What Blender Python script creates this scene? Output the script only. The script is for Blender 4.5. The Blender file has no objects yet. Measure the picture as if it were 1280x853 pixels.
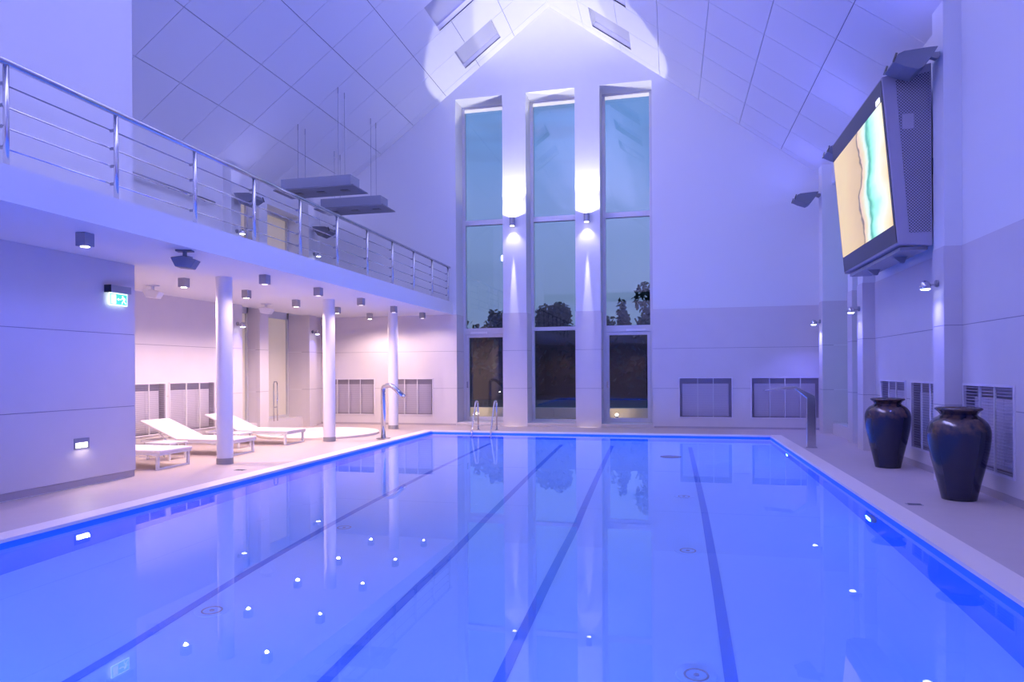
import bpy, bmesh, math, random
from mathutils import Vector, Matrix
random.seed(7)
PI = math.pi
C = bpy.context.scene.collection

# ------------------------------------------------------------------ camera
F_PX, YAW, PITCH, ROLL, CY, EYE = 851.6, 0.228625, 0.0005355, -0.005876, 463.47, 1.5
Fv = Vector((-math.sin(YAW)*math.cos(PITCH), math.cos(YAW)*math.cos(PITCH), math.sin(PITCH)))
Rv = Vector((math.cos(YAW), math.sin(YAW), 0))
Uv = Rv.cross(Fv)
c_, s_ = math.cos(ROLL), math.sin(ROLL)
R2 = c_*Rv + s_*Uv
U2 = -s_*Rv + c_*Uv
cam_d = bpy.data.cameras.new('camera'); cam = bpy.data.objects.new('camera', cam_d); C.objects.link(cam)
m = Matrix.Identity(4)
for i in range(3):
    m[i][0], m[i][1], m[i][2] = R2[i], U2[i], -Fv[i]
m[2][3] = EYE
cam.matrix_world = m
cam_d.sensor_width = 36; cam_d.lens = F_PX/1280*36; cam_d.shift_y = (CY-426.5)/1280
cam_d.clip_start = 0.05; cam_d.clip_end = 500
bpy.context.scene.camera = cam
vs = bpy.context.scene.view_settings
vs.view_transform = 'Standard'; vs.look = 'None'; vs.gamma = 1; vs.use_curve_mapping = False
vs.exposure = 0.0
cy = bpy.context.scene.cycles
cy.max_bounces = 10; cy.diffuse_bounces = 6; cy.transparent_max_bounces = 12
cy.caustics_reflective = False; cy.caustics_refractive = True; cy.blur_glossy = 1.0
cy.sample_clamp_indirect = 3

# ------------------------------------------------------------------ world: dusk sky with soft cloud bands
w = bpy.data.worlds.new('dusk_sky'); bpy.context.scene.world = w; w.use_nodes = True
nt = w.node_tree; nt.nodes.clear()
def N(nt, t, **k):
    n = nt.nodes.new(t)
    for a, b in k.items():
        if a.startswith('i_'):
            n.inputs[a[2:].replace('_', ' ')].default_value = b
        else: setattr(n, a, b)
    return n
tc = N(nt, 'ShaderNodeTexCoord'); sx = N(nt, 'ShaderNodeSeparateXYZ'); L = nt.links.new
L(tc.outputs['Generated'], sx.inputs[0])
ramp = N(nt, 'ShaderNodeValToRGB'); L(sx.outputs['Z'], ramp.inputs[0])
ce = ramp.color_ramp.elements
ce[0].position = 0.0; ce[0].color = (.15, .22, .34, 1)
ce[1].position = 0.5; ce[1].color = (.10, .25, .60, 1)
for p_, c2 in ((.12, (.17, .26, .46, 1)), (.24, (.19, .31, .60, 1)), (.34, (.13, .29, .62, 1))):
    e = ce.new(p_); e.color = c2
mp = N(nt, 'ShaderNodeMapping'); mp.inputs['Scale'].default_value = (1.6, 1.6, 11); L(tc.outputs['Generated'], mp.inputs[0])
nz = N(nt, 'ShaderNodeTexNoise'); nz.inputs['Scale'].default_value = 1.6; nz.inputs['Detail'].default_value = 5; L(mp.outputs[0], nz.inputs[0])
cr = N(nt, 'ShaderNodeValToRGB'); L(nz.outputs[0], cr.inputs[0])
cr.color_ramp.elements[0].position = .5; cr.color_ramp.elements[0].color = (0, 0, 0, 1)
cr.color_ramp.elements[1].position = .68; cr.color_ramp.elements[1].color = (1, 1, 1, 1)
mx = N(nt, 'ShaderNodeMix', data_type='RGBA'); mul = N(nt, 'ShaderNodeMath', operation='MULTIPLY'); mul.inputs[1].default_value = .75
L(cr.outputs[0], mul.inputs[0]); L(mul.outputs[0], mx.inputs[0]); L(ramp.outputs[0], mx.inputs[6]); mx.inputs[7].default_value = (.115, .19, .38, 1)
bg = N(nt, 'ShaderNodeBackground'); L(mx.outputs[2], bg.inputs[0]); bg.inputs[1].default_value = 1.2
wo = N(nt, 'ShaderNodeOutputWorld'); L(bg.outputs[0], wo.inputs[0])

# ------------------------------------------------------------------ lamps
BLUE = (.22, .24, 1.0); VIOLET = (.46, .38, 1.0); LAV = (.62, .56, 1.0); WARM = (1.0, .72, .66); WHITE = (1.0, .96, .92)
def aim(o, d):
    o.rotation_euler = Vector(d).to_track_quat('-Z', 'Y').to_euler()
def area(name, loc, d, sx_, sy_, power, col, spread=180):
    l = bpy.data.lights.new(name, 'AREA'); l.shape = 'RECTANGLE'; l.size = sx_; l.size_y = sy_
    l.energy = power; l.color = col; l.spread = math.radians(spread)
    o = bpy.data.objects.new(name, l); o.location = loc; aim(o, d); C.objects.link(o); return o
def spot(name, loc, d, ang, blend, power, col, rad=.03):
    l = bpy.data.lights.new(name, 'SPOT'); l.spot_size = math.radians(ang); l.spot_blend = blend
    l.energy = power; l.color = col; l.shadow_soft_size = rad
    o = bpy.data.objects.new(name, l); o.location = loc; aim(o, d); C.objects.link(o); return o
XRIDGE0 = -3.13
BL = (.15, .17, 1.0); BV = (.44, .43, 1.0)
# faint uplight of the flood lamps on the piers (the lamp bodies are built below)
for y in (17.2, 13.8, 10.15): area('flood_light', (3.0, y, 5.80), (-.5, 0, 1), .42, .3, 5, BL)
for y in (17.3, 13.8): area('flood_light', (-9.3, y, 5.62), (.5, 0, 1), .42, .3, 4, BV)
# fill lights added under the ridge, bodies below, lighting the hall off the ceiling
for y, p_ in ((3.0, 1100), (7.0, 2100), (10.5, 1300)): area('ridge_fill', (XRIDGE0, y, 9.36), (0, 0, 1), .5, 1.7, p_, BV)
area('rear_fill', (-1.0, -1.0, 4.6), (0, -.2, 1), 3.0, 1.0, 250, BV)  # unseen fill light added behind the camera
# coloured fill spots added out of view along the side walls
spot('fill_spot', (-7.3, 2.6, 6.2), (1, .62, -.12), 75, .9, 60, BL, .15)
spot('fill_spot', (-7.3, 5.6, 6.2), (1, .45, -.02), 75, .9, 60, BL, .15)
spot('fill_spot', (3.3, 2.6, 6.0), (-1, .35, -.10), 85, .9, 30, BV, .15)
spot('fill_spot', (3.3, 5.6, 6.0), (-1, .75, -.12), 80, .9, 30, BV, .15)
spot('fill_spot', (-7.3, 7.6, 6.6), (1, 1.35, .22), 70, .9, 900, (.46, .44, 1.0), .15)
spot('fill_spot', (3.3, 6.3, 5.0), (-9.2, 4.6, -1.9), 62, .9, 330, (.5, .44, 1.0), .15)
spot('fill_spot', (3.3, 2.6, 2.3), (-1, .40, .12), 100, .9, 130, BL, .1)
spot('fill_spot', (3.3, 6.3, 2.3), (-1, .30, .12), 100, .9, 130, BL, .1)
# underwater lamps: light strips under the pool edge, and the round lamps in the right wall
PB = (.03, .15, 1.0)
area('pool_strip', (-5.80, 8.4, -.12), (.6, 0, -.8), .05, 15.2, 22, PB)
area('pool_strip', (2.12, 8.4, -.12), (-.6, 0, -.8), .05, 15.2, 22, PB)
for o_ in bpy.data.objects:
    if o_.name.startswith('pool_strip'):
        z_ = -(o_.rotation_euler.to_matrix() @ Vector((0, 0, -1))); y_ = Vector((0, 1, 0)); x_ = y_.cross(z_)
        o_.rotation_euler = Matrix((x_, y_, z_)).transposed().to_euler()
area('pool_strip_end', (-1.84, .66, -.12), (0, .6, -.8), 7.6, .05, 250, PB)
area('pool_strip_end', (-1.84, 16.14, -.12), (0, -.6, -.8), 7.6, .05, 1500, (.12, .2, 1.0))
for x in (-4.4, -1.84, .8): area('pool_light', (x, .66, -.5), (0, 1, -.04), .5, .3, 230, (.09, .17, 1.0))  # unseen lamps added at the near wall to light the pool floor evenly
for y in (8.24, 13.65): area('pool_light', (2.12, y, -.55), (-1, 0, -.05), .16, .16, 18, PB)

# ------------------------------------------------------------------ materials
MATS = {}
def mat(name, col, rough=.5, metal=0.0, spec=.5, bump=0.0, bscale=60, var=0.0, vscale=3, emit=None, estr=0, coat=0.0):
    if name in MATS: return MATS[name]
    M = bpy.data.materials.new(name); M.use_nodes = True; n = M.node_tree; b = n.nodes['Principled BSDF']
    b.inputs['Base Color'].default_value = (*col, 1); b.inputs['Roughness'].default_value = rough
    b.inputs['Metallic'].default_value = metal; b.inputs['Specular IOR Level'].default_value = spec
    b.inputs['Coat Weight'].default_value = coat
    t = N(n, 'ShaderNodeTexCoord')
    if var > 0:
        z = N(n, 'ShaderNodeTexNoise'); z.inputs['Scale'].default_value = vscale; z.inputs['Detail'].default_value = 4
        n.links.new(t.outputs['Object'], z.inputs[0])
        mm = N(n, 'ShaderNodeMix', data_type='RGBA')
        mm.inputs[6].default_value = (*[c*(1-var) for c in col], 1); mm.inputs[7].default_value = (*[min(1, c*(1+var)) for c in col], 1)
        n.links.new(z.outputs[0], mm.inputs[0]); n.links.new(mm.outputs[2], b.inputs['Base Color'])
    if bump > 0:
        z = N(n, 'ShaderNodeTexNoise'); z.inputs['Scale'].default_value = bscale; z.inputs['Detail'].default_value = 3
        n.links.new(t.outputs['Object'], z.inputs[0])
        bp = N(n, 'ShaderNodeBump'); bp.inputs['Strength'].default_value = bump; bp.inputs['Distance'].default_value = .01
        n.links.new(z.outputs[0], bp.inputs['Height']); n.links.new(bp.outputs[0], b.inputs['Normal'])
    if emit:
        b.inputs['Emission Color'].default_value = (*emit, 1); b.inputs['Emission Strength'].default_value = estr
    MATS[name] = M; return M
m_plaster = mat('white_plaster', (.80, .80, .80), .8, bump=.05, bscale=90)
m_tile = mat('stone_tile', (.66, .62, .63), .42, spec=.4, var=.04, vscale=2.5)
m_ceil = mat('ceiling_panel', (.80, .80, .81), .85, bump=.04, bscale=150)
m_joint = mat('dark_joint', (.16, .16, .2), .9)
m_deck = mat('deck_tile', (.54, .45, .43), .5, spec=.35, var=.05, vscale=5, bump=.05, bscale=40)
m_cope = mat('coping_stone', (.88, .77, .70), .55, bump=.03)
m_grout = mat('grout', (.30, .28, .32), .8)
m_base = mat('baseboard', (.42, .38, .42), .5)
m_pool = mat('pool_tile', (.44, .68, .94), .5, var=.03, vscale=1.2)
m_lane = mat('lane_tile', (.10, .26, .66), .5)
m_steel = mat('brushed_steel', (.72, .72, .75), .22, metal=1)
m_chrome = mat('polished_steel', (.62, .62, .66), .1, metal=1)
m_grey = mat('grey_metal', (.34, .34, .38), .4, metal=.4)
m_frame = mat('window_frame', (.66, .65, .68), .4, metal=.3)
m_white = mat('white_enamel', (.80, .79, .8), .4)
m_vent = mat('vent_grey', (.36, .33, .40), .55)
m_ventp = mat('vent_panel', (.72, .68, .74), .55)
m_column = mat('column_paint', (.82, .81, .83), .55)
m_lampbox = mat('lamp_box', (.16, .17, .22), .5)
m_black = mat('black_plastic', (.015, .015, .03), .3)
m_fabric = mat('white_mesh_fabric', (.84, .79, .80), .7, bump=.1, bscale=400)
m_lens = mat('lamp_lens', (1, 1, 1), .3, emit=(1, .92, .8), estr=8)
m_lensb = mat('blue_lamp_lens', (1, 1, 1), .3, emit=(.75, .8, 1), estr=10)
m_lensdim = mat('dim_lamp_lens', (1, 1, 1), .3, emit=(1, .85, .75), estr=1.5)
m_dark = mat('dark_recess', (.06, .06, .09), .8)
m_leaf = mat('dark_leaves', (.02, .035, .03), .8)
m_bark = mat('bark', (.03, .025, .02), .9)
m_glow = mat('window_glow', (.80, .72, .58), .7, emit=(1, .80, .50), estr=.28)
m_tvcase = mat('television_case', (.36, .34, .42), .35, metal=.3)

def glassmat(name, tint, ior):
    M = bpy.data.materials.new(name); M.use_nodes = True; n = M.node_tree; n.nodes.clear()
    o = N(n, 'ShaderNodeOutputMaterial'); mxs = N(n, 'ShaderNodeMixShader'); tr = N(n, 'ShaderNodeBsdfTransparent'); tr.inputs[0].default_value = (*tint, 1)
    g = N(n, 'ShaderNodeBsdfGlossy'); g.inputs['Roughness'].default_value = 0.0; f = N(n, 'ShaderNodeFresnel'); f.inputs[0].default_value = ior
    gm = N(n, 'ShaderNodeNewGeometry'); sb = N(n, 'ShaderNodeMath', operation='SUBTRACT'); sb.inputs[0].default_value = 1; n.links.new(gm.outputs['Backfacing'], sb.inputs[1]); ml = N(n, 'ShaderNodeMath', operation='MULTIPLY'); n.links.new(f.outputs[0], ml.inputs[0]); n.links.new(sb.outputs[0], ml.inputs[1]); n.links.new(ml.outputs[0], mxs.inputs[0]); n.links.new(tr.outputs[0], mxs.inputs[1]); n.links.new(g.outputs[0], mxs.inputs[2]); n.links.new(mxs.outputs[0], o.inputs[0])
    return M
m_glass = glassmat('window_glass', (.92, .92, .96), 1.95)
M = bpy.data.materials.new('pool_water'); M.use_nodes = True; b = M.node_tree.nodes['Principled BSDF']
b.inputs['Base Color'].default_value = (.80, .90, 1, 1); b.inputs['Roughness'].default_value = 0.0
b.inputs['IOR'].default_value = 1.333; b.inputs['Transmission Weight'].default_value = 1
m_water = M
n = M.node_tree; t = N(n, 'ShaderNodeTexCoord'); z = N(n, 'ShaderNodeTexNoise'); z.inputs['Scale'].default_value = .8; z.inputs['Detail'].default_value = 1
n.links.new(t.outputs['Object'], z.inputs[0]); bp = N(n, 'ShaderNodeBump'); bp.inputs['Strength'].default_value = .03; bp.inputs['Distance'].default_value = .01
n.links.new(z.outputs[0], bp.inputs['Height']); n.links.new(bp.outputs[0], b.inputs['Normal'])

# ------------------------------------------------------------------ mesh helpers
def box(bm, x0, x1, y0, y1, z0, z1):
    v = [bm.verts.new((x, y, z)) for z in (z0, z1) for y in (y0, y1) for x in (x0, x1)]
    for f in ((0, 2, 3, 1), (4, 5, 7, 6), (0, 1, 5, 4), (2, 6, 7, 3), (0, 4, 6, 2), (1, 3, 7, 5)):
        bm.faces.new([v[i] for i in f])
def prism(bm, pts, axis, a0, a1):
    """pts: 2-D outline; axis 'y': pts are (x,z); 'x': pts are (y,z); 'z': pts are (x,y)"""
    def mk(p, a):
        return {'y': (p[0], a, p[1]), 'x': (a, p[0], p[1]), 'z': (p[0], p[1], a)}[axis]
    A = [bm.verts.new(mk(p, a0)) for p in pts]; B = [bm.verts.new(mk(p, a1)) for p in pts]
    bm.faces.new(A[::-1]); bm.faces.new(B)
    k = len(pts)
    for i in range(k): bm.faces.new((A[i], A[(i+1) % k], B[(i+1) % k], B[i]))
def tube(bm, pts, r, seg=10, cap=True):
    pts = [Vector(p) for p in pts]; rings = []
    for i, p in enumerate(pts):
        if i == 0: d = pts[1]-p
        elif i == len(pts)-1: d = p-pts[i-1]
        else: d = (pts[i+1]-p).normalized()+(p-pts[i-1]).normalized()
        d.normalize()
        up = Vector((0, 0, 1)) if abs(d.z) < .95 else Vector((0, 1, 0))
        a = d.cross(up).normalized(); b_ = a.cross(d)
        rings.append([bm.verts.new(p+r*(math.cos(2*PI*k/seg)*a+math.sin(2*PI*k/seg)*b_)) for k in range(seg)])
    for q in range(len(rings)-1):
        for k in range(seg):
            bm.faces.new((rings[q][k], rings[q][(k+1) % seg], rings[q+1][(k+1) % seg], rings[q+1][k]))
    if cap: bm.faces.new(rings[0][::-1]); bm.faces.new(rings[-1])
def lathe(bm, prof, cx=0, cy_=0, seg=48, cap0=True, cap1=True):
    rings = [[bm.verts.new((cx+r*math.cos(2*PI*k/seg), cy_+r*math.sin(2*PI*k/seg), z)) for k in range(seg)] for r, z in prof]
    for q in range(len(rings)-1):
        for k in range(seg):
            bm.faces.new((rings[q][k], rings[q][(k+1) % seg], rings[q+1][(k+1) % seg], rings[q+1][k]))
    if cap0: bm.faces.new(rings[0][::-1])
    if cap1: bm.faces.new(rings[-1])
def rects_minus(rect, holes):
    x0, x1, z0, z1 = rect
    hs = [h for h in holes if h[0] < x1 and h[1] > x0 and h[2] < z1 and h[3] > z0]
    if not hs: return [rect]
    xs = sorted({x0, x1, *[min(max(v, x0), x1) for h in hs for v in h[:2]]})
    zs = sorted({z0, z1, *[min(max(v, z0), z1) for h in hs for v in h[2:]]})
    out = []
    for a, b_ in zip(xs, xs[1:]):
        run = None
        for c, d in zip(zs, zs[1:]):
            mx_, mz = (a+b_)/2, (c+d)/2
            if any(h[0] < mx_ < h[1] and h[2] < mz < h[3] for h in hs):
                if run: out.append((a, b_, *run)); run = None
            else: run = (run[0], d) if run else (c, d)
        if run: out.append((a, b_, *run))
    return out
def obj(name, bm, mt, parent=None, smooth=False, bev=0, **props):
    bmesh.ops.recalc_face_normals(bm, faces=bm.faces)
    me = bpy.data.meshes.new(name); bm.to_mesh(me); bm.free(); me.materials.append(mt)
    if smooth:
        for p in me.polygons: p.use_smooth = True
    o = bpy.data.objects.new(name, me); C.objects.link(o)
    if parent: o.parent = parent
    if bev:
        mo = o.modifiers.new('bevel', 'BEVEL'); mo.width = bev; mo.segments = 2; mo.limit_method = 'ANGLE'
    if smooth == 2:
        me.shade_smooth() if hasattr(me, 'shade_smooth') else None
    for k, v in props.items(): o[k] = v
    return o
def B(): return bmesh.new()
def mk(name, mt, boxes=(), parent=None, **k):
    bm = B()
    for b_ in boxes: box(bm, *b_)
    return obj(name, bm, mt, parent, **k)
def thing(name, label, cat, loc=(0, 0, 0), rz=0, group=None):
    o = bpy.data.objects.new(name, None); C.objects.link(o); o.location = loc; o.rotation_euler = (0, 0, rz)
    o.empty_display_size = .1
    o['label'] = label; o['category'] = cat
    if group: o['group'] = group
    return o
def tag(o, label, cat, group=None):
    o['label'] = label; o['category'] = cat
    if group: o['group'] = group
    return o
def dup(root, loc, rz=None, label=None):
    r = root.copy(); C.objects.link(r); r.location = loc
    if rz is not None: r.rotation_euler = (0, 0, rz)
    if label: r['label'] = label
    for ch in list(root.children):
        c2 = ch.copy(); C.objects.link(c2); c2.parent = r
        for g in list(ch.children):
            d = g.copy(); C.objects.link(d); d.parent = c2
    return r
def struct(o, **k):
    o['kind'] = 'structure'
    return o

# ------------------------------------------------------------------ dimensions
XR, XL = 3.66, -9.92            # side wall planes
PR, PL = 3.45, -9.71            # pier faces
XRIDGE, ZRIDGE, K = -3.13, 11.28, .74
YB, YG = 18.06, 18.76           # gable wall face, its glass
YREAR = -4.0
def roofz(x): return ZRIDGE-K*abs(x-XRIDGE)
COURSES = ((0.0, 1.02), (1.029, 2.052), (2.061, 3.08))

# ------------------------------------------------------------------ gable wall with three tall windows
WINS = ((-5.78, -4.44), (-3.79, -2.45), (-1.79, -.44))
ZW0, ZW1 = .07, 9.04
BVENTS = ((-9.84, -8.22), (-7.79, -6.46), (.20, 1.53), (1.96, 3.58))
VZ0, VZ1 = .27, 1.31
bm = B()
def wallprism(bm, x0, x1, z0):
    top = [(x1, roofz(x1)+.05)]
    if x0 < XRIDGE < x1: top.append((XRIDGE, ZRIDGE+.05))
    top.append((x0, roofz(x0)+.05))
    prism(bm, [(x0, z0), (x1, z0)]+top, 'y', YB, YG+.1)
edges = [XL-.8] + [v for w_ in WINS for v in w_] + [XR+.8]
segs = [(edges[i], edges[i+1]) for i in range(0, len(edges), 2)]
holes = [(a, b_, VZ0, VZ1) for a, b_ in BVENTS]
for a, b_ in segs:
    wallprism(bm, a, b_, 3.07)
    for r in rects_minus((a, b_, -.05, 3.07), holes): box(bm, r[0], r[1], YB, YG+.1, r[2], r[3])
for a, b_ in WINS:
    wallprism(bm, a, b_, ZW1); box(bm, a, b_, YB+.02, YG+.1, -.05, ZW0)
wall_back = struct(obj('wall_back', bm, m_plaster))
for a, b_ in segs:
    ja = a if a < XL else a-.012; jb = b_ if b_ > XR else b_+.012
    bm = B()
    for r in rects_minus((ja+(.006 if a > XL else 0), jb-(.006 if b_ < XR else 0), 0, 3.076), holes): box(bm, r[0], r[1], YB-.006, YG-.055, r[2], r[3])
    obj('grout', bm, m_grout, wall_back)
    for z0, z1 in COURSES:
        bm = B()
        for r in rects_minus((ja, jb, z0, z1), holes): box(bm, r[0], r[1], YB-.012, YG-.05, r[2], r[3])
        obj('tile', bm, m_tile, wall_back)
# windows
for i, (a, b_) in enumerate(WINS):
    wd = struct(mk('window_%d' % (i+1), m_frame, [], None))
    bm = B()
    f = .085
    box(bm, a, a+f, YG-.06, YG+.06, ZW0, ZW1); box(bm, b_-f, b_, YG-.06, YG+.06, ZW0, ZW1)
    box(bm, a+f, b_-f, YG-.06, YG+.06, ZW1-.07, ZW1)
    box(bm, a+f, b_-f, YG-.07, YG+.06, 5.66, 5.80)
    if i == 1: box(bm, a+f, b_-f, YG-.07, YG+.06, 2.62, 2.72); box(bm, a+f, b_-f, YG-.06, YG+.06, ZW0, ZW0+.08)
    else: box(bm, a+f, b_-f, YG-.07, YG+.06, 2.55, 2.72)
    obj('window_frame', bm, m_frame, wd)
    mk('head_glow_strip', mat('head_glow', (.9, .88, .8), .5, emit=(1, .95, .85), estr=.5), [(a+f, b_-f, YG-.075, YG-.055, ZW1-.16, ZW1-.07)], wd)  # bright reflected line at the window head put in as a faint glow
    for z0, z1 in ((5.80, ZW1-.07), (2.72, 5.66)) + (((ZW0+.08, 2.62),) if i == 1 else ()):
        mk('pane', m_glass, [(a+f, b_-f, YG, YG+.004, z0, z1)], wd)
    if i != 1:
        d = struct(mk('door_%d' % (1 if i == 0 else 2), m_frame, []))
        bm = B(); g = .075; x0, x1 = a+f+.005, b_-f-.005
        box(bm, x0, x0+g, YG-.05, YG+.04, ZW0+.02, 2.545); box(bm, x1-g, x1, YG-.05, YG+.04, ZW0+.02, 2.545)
        box(bm, x0+g, x1-g, YG-.05, YG+.04, 2.46, 2.545); box(bm, x0+g, x1-g, YG-.05, YG+.04, ZW0+.02, ZW0+.13)
        obj('door_frame', bm, m_frame, d)
        mk('pane', m_glass, [(x0+g, x1-g, YG, YG+.004, ZW0+.13, 2.46)], d)
        mk('door_closer', m_white, [((x0+x1)/2-.05 if i else x0+.15, x1-.12 if i else x0+.62, YG-.12, YG-.07, 2.56, 2.62)], d)
        mk('door_handle', m_chrome, [(x0+.02, x0+.05, YG-.1, YG-.05, 1.02, 1.2)], d)
    mk('sill', m_tile, [(a, b_, YB+.0, YG-.06, 0.03, ZW0+.015)], wd)

# ------------------------------------------------------------------ side walls
def side_wall(name, xw, xo, xp, sgn, vents):
    """xw wall plane, xo outer plane, xp pier face; sgn +1 right, -1 left"""
    lo, hi = min(xw, xo), max(xw, xo)
    wh = [(14.0, 14.9, .25, 5.77), (15.25, 17.05, .25, 5.77)]
    vh = [(a, b_, VZ0, VZ1) for a, b_ in vents]
    bm = B()
    for r in rects_minus((YREAR-.2, YB+.5, -.05, roofz(xw)), wh+vh): box(bm, lo, hi, r[0], r[1], r[2], r[3])
    wl = struct(obj(name, bm, m_plaster))
    bm = B()
    for r in rects_minus((YREAR, YB, 0, 3.076), wh+vh):
        if sgn > 0: box(bm, xw-.006, xw+.03, r[0], r[1], r[2], r[3])
        else: box(bm, xw-.03, xw+.006, r[0], r[1], r[2], r[3])
    obj('grout', bm, m_grout, wl)
    # cladding by courses
    for y0, y1 in ((YREAR, 2.6), (2.6, 6.4), (6.4, 9.83), (10.19, 13.65), (13.65, 17.4), (17.4, YB)):
        for z0, z1 in COURSES:
            bm = B()
            for r in rects_minus((y0, y1, z0, z1), wh+vh):
                if sgn > 0: box(bm, xw-.012, xw+.03, r[0], r[1], r[2], r[3])
                else: box(bm, xw-.03, xw+.012, r[0], r[1], r[2], r[3])
            obj('tile', bm, m_tile, wl)
    # piers
    k = 0
    for y0, y1, dx in ((2.5, 2.86, 0), (6.2, 6.56, 0), (9.83, 10.19, 0), (13.65, 14.0, 0), (14.9, 15.25, .12), (17.05, 17.4, 0)):
        xf = xp+sgn*dx
        a, b_ = (xf, xw+.01) if sgn > 0 else (xw-.01, xf)
        top = roofz(xw)+.0
        if y0 in (14.9, 17.05, 13.65):
            dp = .30 if y0 == 14.9 else .45
            a, b_ = (xf, xw+dp) if sgn > 0 else (xw-dp, xf)
        bm = B()
        box(bm, a, b_, y0-.004, y1+.004, 0, top)
        tp = obj('pier', bm, m_plaster, wl)
        e = .006
        mk('grout', m_grout, [(a-e, xw+.02, y0-e, y1+e, 0, 3.076) if sgn > 0 else (xw-.02, b_+e, y0-e, y1+e, 0, 3.076)], wl)
        for z0, z1 in COURSES:
            bm = B(); e = .012; zb = z0
            if sgn > 0: box(bm, a-e, xw+.02, y0-e, y1+e, zb, z1)
            else: box(bm, xw-.02, b_+e, y0-e, y1+e, zb, z1)
            obj('tile', bm, m_tile, wl)
    # reveal tiles on the far jamb
    for z0, z1 in COURSES:
        z0 = max(z0, .25)
        a, b_ = (xw, xw+.44) if sgn > 0 else (xw-.44, xw)
        mk('tile', m_tile, [(a, b_, 17.04, 17.06, z0, z1)], wl)
        mk('tile', m_tile, [(min(xw, xw+sgn*.29), max(xw, xw+sgn*.29), 14.884, 14.91, z0, z1)], wl)
    return wl
SV = ((8.45, 9.79), (10.5, 11.72), (11.98, 13.31), (4.3, 6.0))
wr = side_wall('wall_right', XR, XR+.75, PR, 1, SV)
LV = ((10.5, 11.79), (11.87, 13.31))
wl_ = side_wall('wall_left', XL, XL-.75, PL, -1, LV)
# side windows (glass deep in the reveal)
nwin = 4
for sgn, xw in ((1, XR), (-1, XL)):
    for y0, y1 in ((14.0, 14.9), (15.25, 17.05)):
        wd = struct(mk('window_%d' % nwin, m_frame, [])); nwin += 1
        xg = xw+sgn*(.42 if y0 > 15 else .22)
        a, b_ = sorted((xg, xg+sgn*.06))
        bm = B()
        for zz in ((.25, .33), (2.95, 3.45), (5.69, 5.77)): box(bm, a, b_, y0, y1, *zz)
        box(bm, a, b_, y0, y0+.06, .33, 5.69); box(bm, a, b_, y1-.06, y1, .33, 5.69)
        obj('window_frame', bm, m_frame, wd)
        for zz in ((.33, 2.95), (3.45, 5.69)):
            a2, b2 = sorted((xg+sgn*.02, xg+sgn*.024))
            mk('pane', m_glass, [(a2, b2, y0+.06, y1-.06, *zz)], wd)
            if sgn < 0: mk('glow_sheet', m_glow, [(xg-.07, xg-.066, y0+.04, y1-.04, *zz)], wd)  # glowing cream sheet added behind the pane for its warm look
        a, b_ = sorted((xw-sgn*.0, xg))
        mk('sill', m_tile, [(a, b_, y0, y1, .22, .262)], wd)
        if sgn > 0:
            bm = B()
            for i in range(24):
                yy = y0+.1+i*(y1-y0-.2)/24
                box(bm, xg-.16, xg-.02, yy, yy+.02, .262, .268)
            obj('sill_grate', bm, m_black, wd, kind='stuff')

# ------------------------------------------------------------------ rear wall, block, gallery slab
bm = B()
for r in rects_minus((XL-.8, XR+.8, -.05, 6.2), [(-1.5, .9, 0, 2.4)]): box(bm, r[0], r[1], YREAR-.3, YREAR, r[2], r[3])
prism(bm, [(XL-.8, 6.2), (XR+.8, 6.2), (XR+.8, roofz(XR+.8)), (XRIDGE, ZRIDGE+.05), (XL-.8, roofz(XL-.8))], 'y', YREAR-.3, YREAR)
wrear = struct(obj('wall_rear', bm, m_plaster))
for z0, z1 in COURSES:
    bm = B()
    for r in rects_minus((XL, XR, z0, z1), [(-1.5, .9, 0, 2.4)]): box(bm, r[0], r[1], YREAR-.01, YREAR+.012, r[2], r[3])
    obj('tile', bm, m_tile, wrear)
dr = struct(mk('door_3', m_frame, [(-1.5, -1.42, YREAR-.1, YREAR+.03, 0, 2.4), (.82, .9, YREAR-.1, YREAR+.03, 0, 2.4), (-1.42, .82, YREAR-.1, YREAR+.03, 2.32, 2.4), (-.34, -.26, YREAR-.1, YREAR+.03, 0, 2.32)]))
mk('door_leaf', m_dark, [(-1.42, .82, YREAR-.2, YREAR-.1, 0, 2.32)], dr)

XBK = -7.6; YBK = 8.4; XS = -5.87; ZS0, ZS1 = 3.07, 3.41
bm = B(); box(bm, XL, XBK, YREAR, YBK, 0, ZS0)
prism(bm, [(XL, ZS1), (XBK, ZS1), (XBK, roofz(XBK)), (XL, roofz(XL))], 'y', YREAR, YBK)
wblk = struct(obj('wall_inner', bm, m_plaster))
mk('grout', m_grout, [(XL, XBK+.006, YREAR, YBK+.006, .10, ZS0-.002)], wblk)
for z0, z1 in COURSES:
    z0 = .10 if z0 == 0 else z0
    mk('tile', m_tile, [(XL, XBK+.012, YREAR, YBK+.012, z0, min(z1, ZS0-.001))], wblk)
mk('baseboard', m_base, [(XL, XBK+.004, YREAR, YBK+.004, .01, .098)], wblk)
slab = struct(mk('trim_1', m_plaster, [(XL, XS, YREAR, YB-.013, ZS0, ZS1)]))
slab2 = struct(mk('trim_2', m_plaster, [(XS, XR, YREAR+.0, YREAR+1.6, ZS0, ZS1)]))
for nm, xx in (('baseboard_right', XR-.0125), ):
    bmx = B()
    for y0, y1 in ((YREAR+.02, 2.48), (2.88, 6.18), (6.58, 9.81), (10.21, 13.63)):
        box(bmx, xx-.008, xx, y0, y1, .0, .09)
    struct(obj(nm, bmx, m_base))
struct(mk('baseboard_left', m_base, [(XL+.0125, XL+.02, YBK+.02, 13.63, 0, .09)]))
struct(mk('baseboard_back', m_base, [(XL+.02, -5.8, YB-.02, YB-.0125, 0, .05), (-.42, XR-.03, YB-.02, YB-.0125, 0, .05)]))

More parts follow.
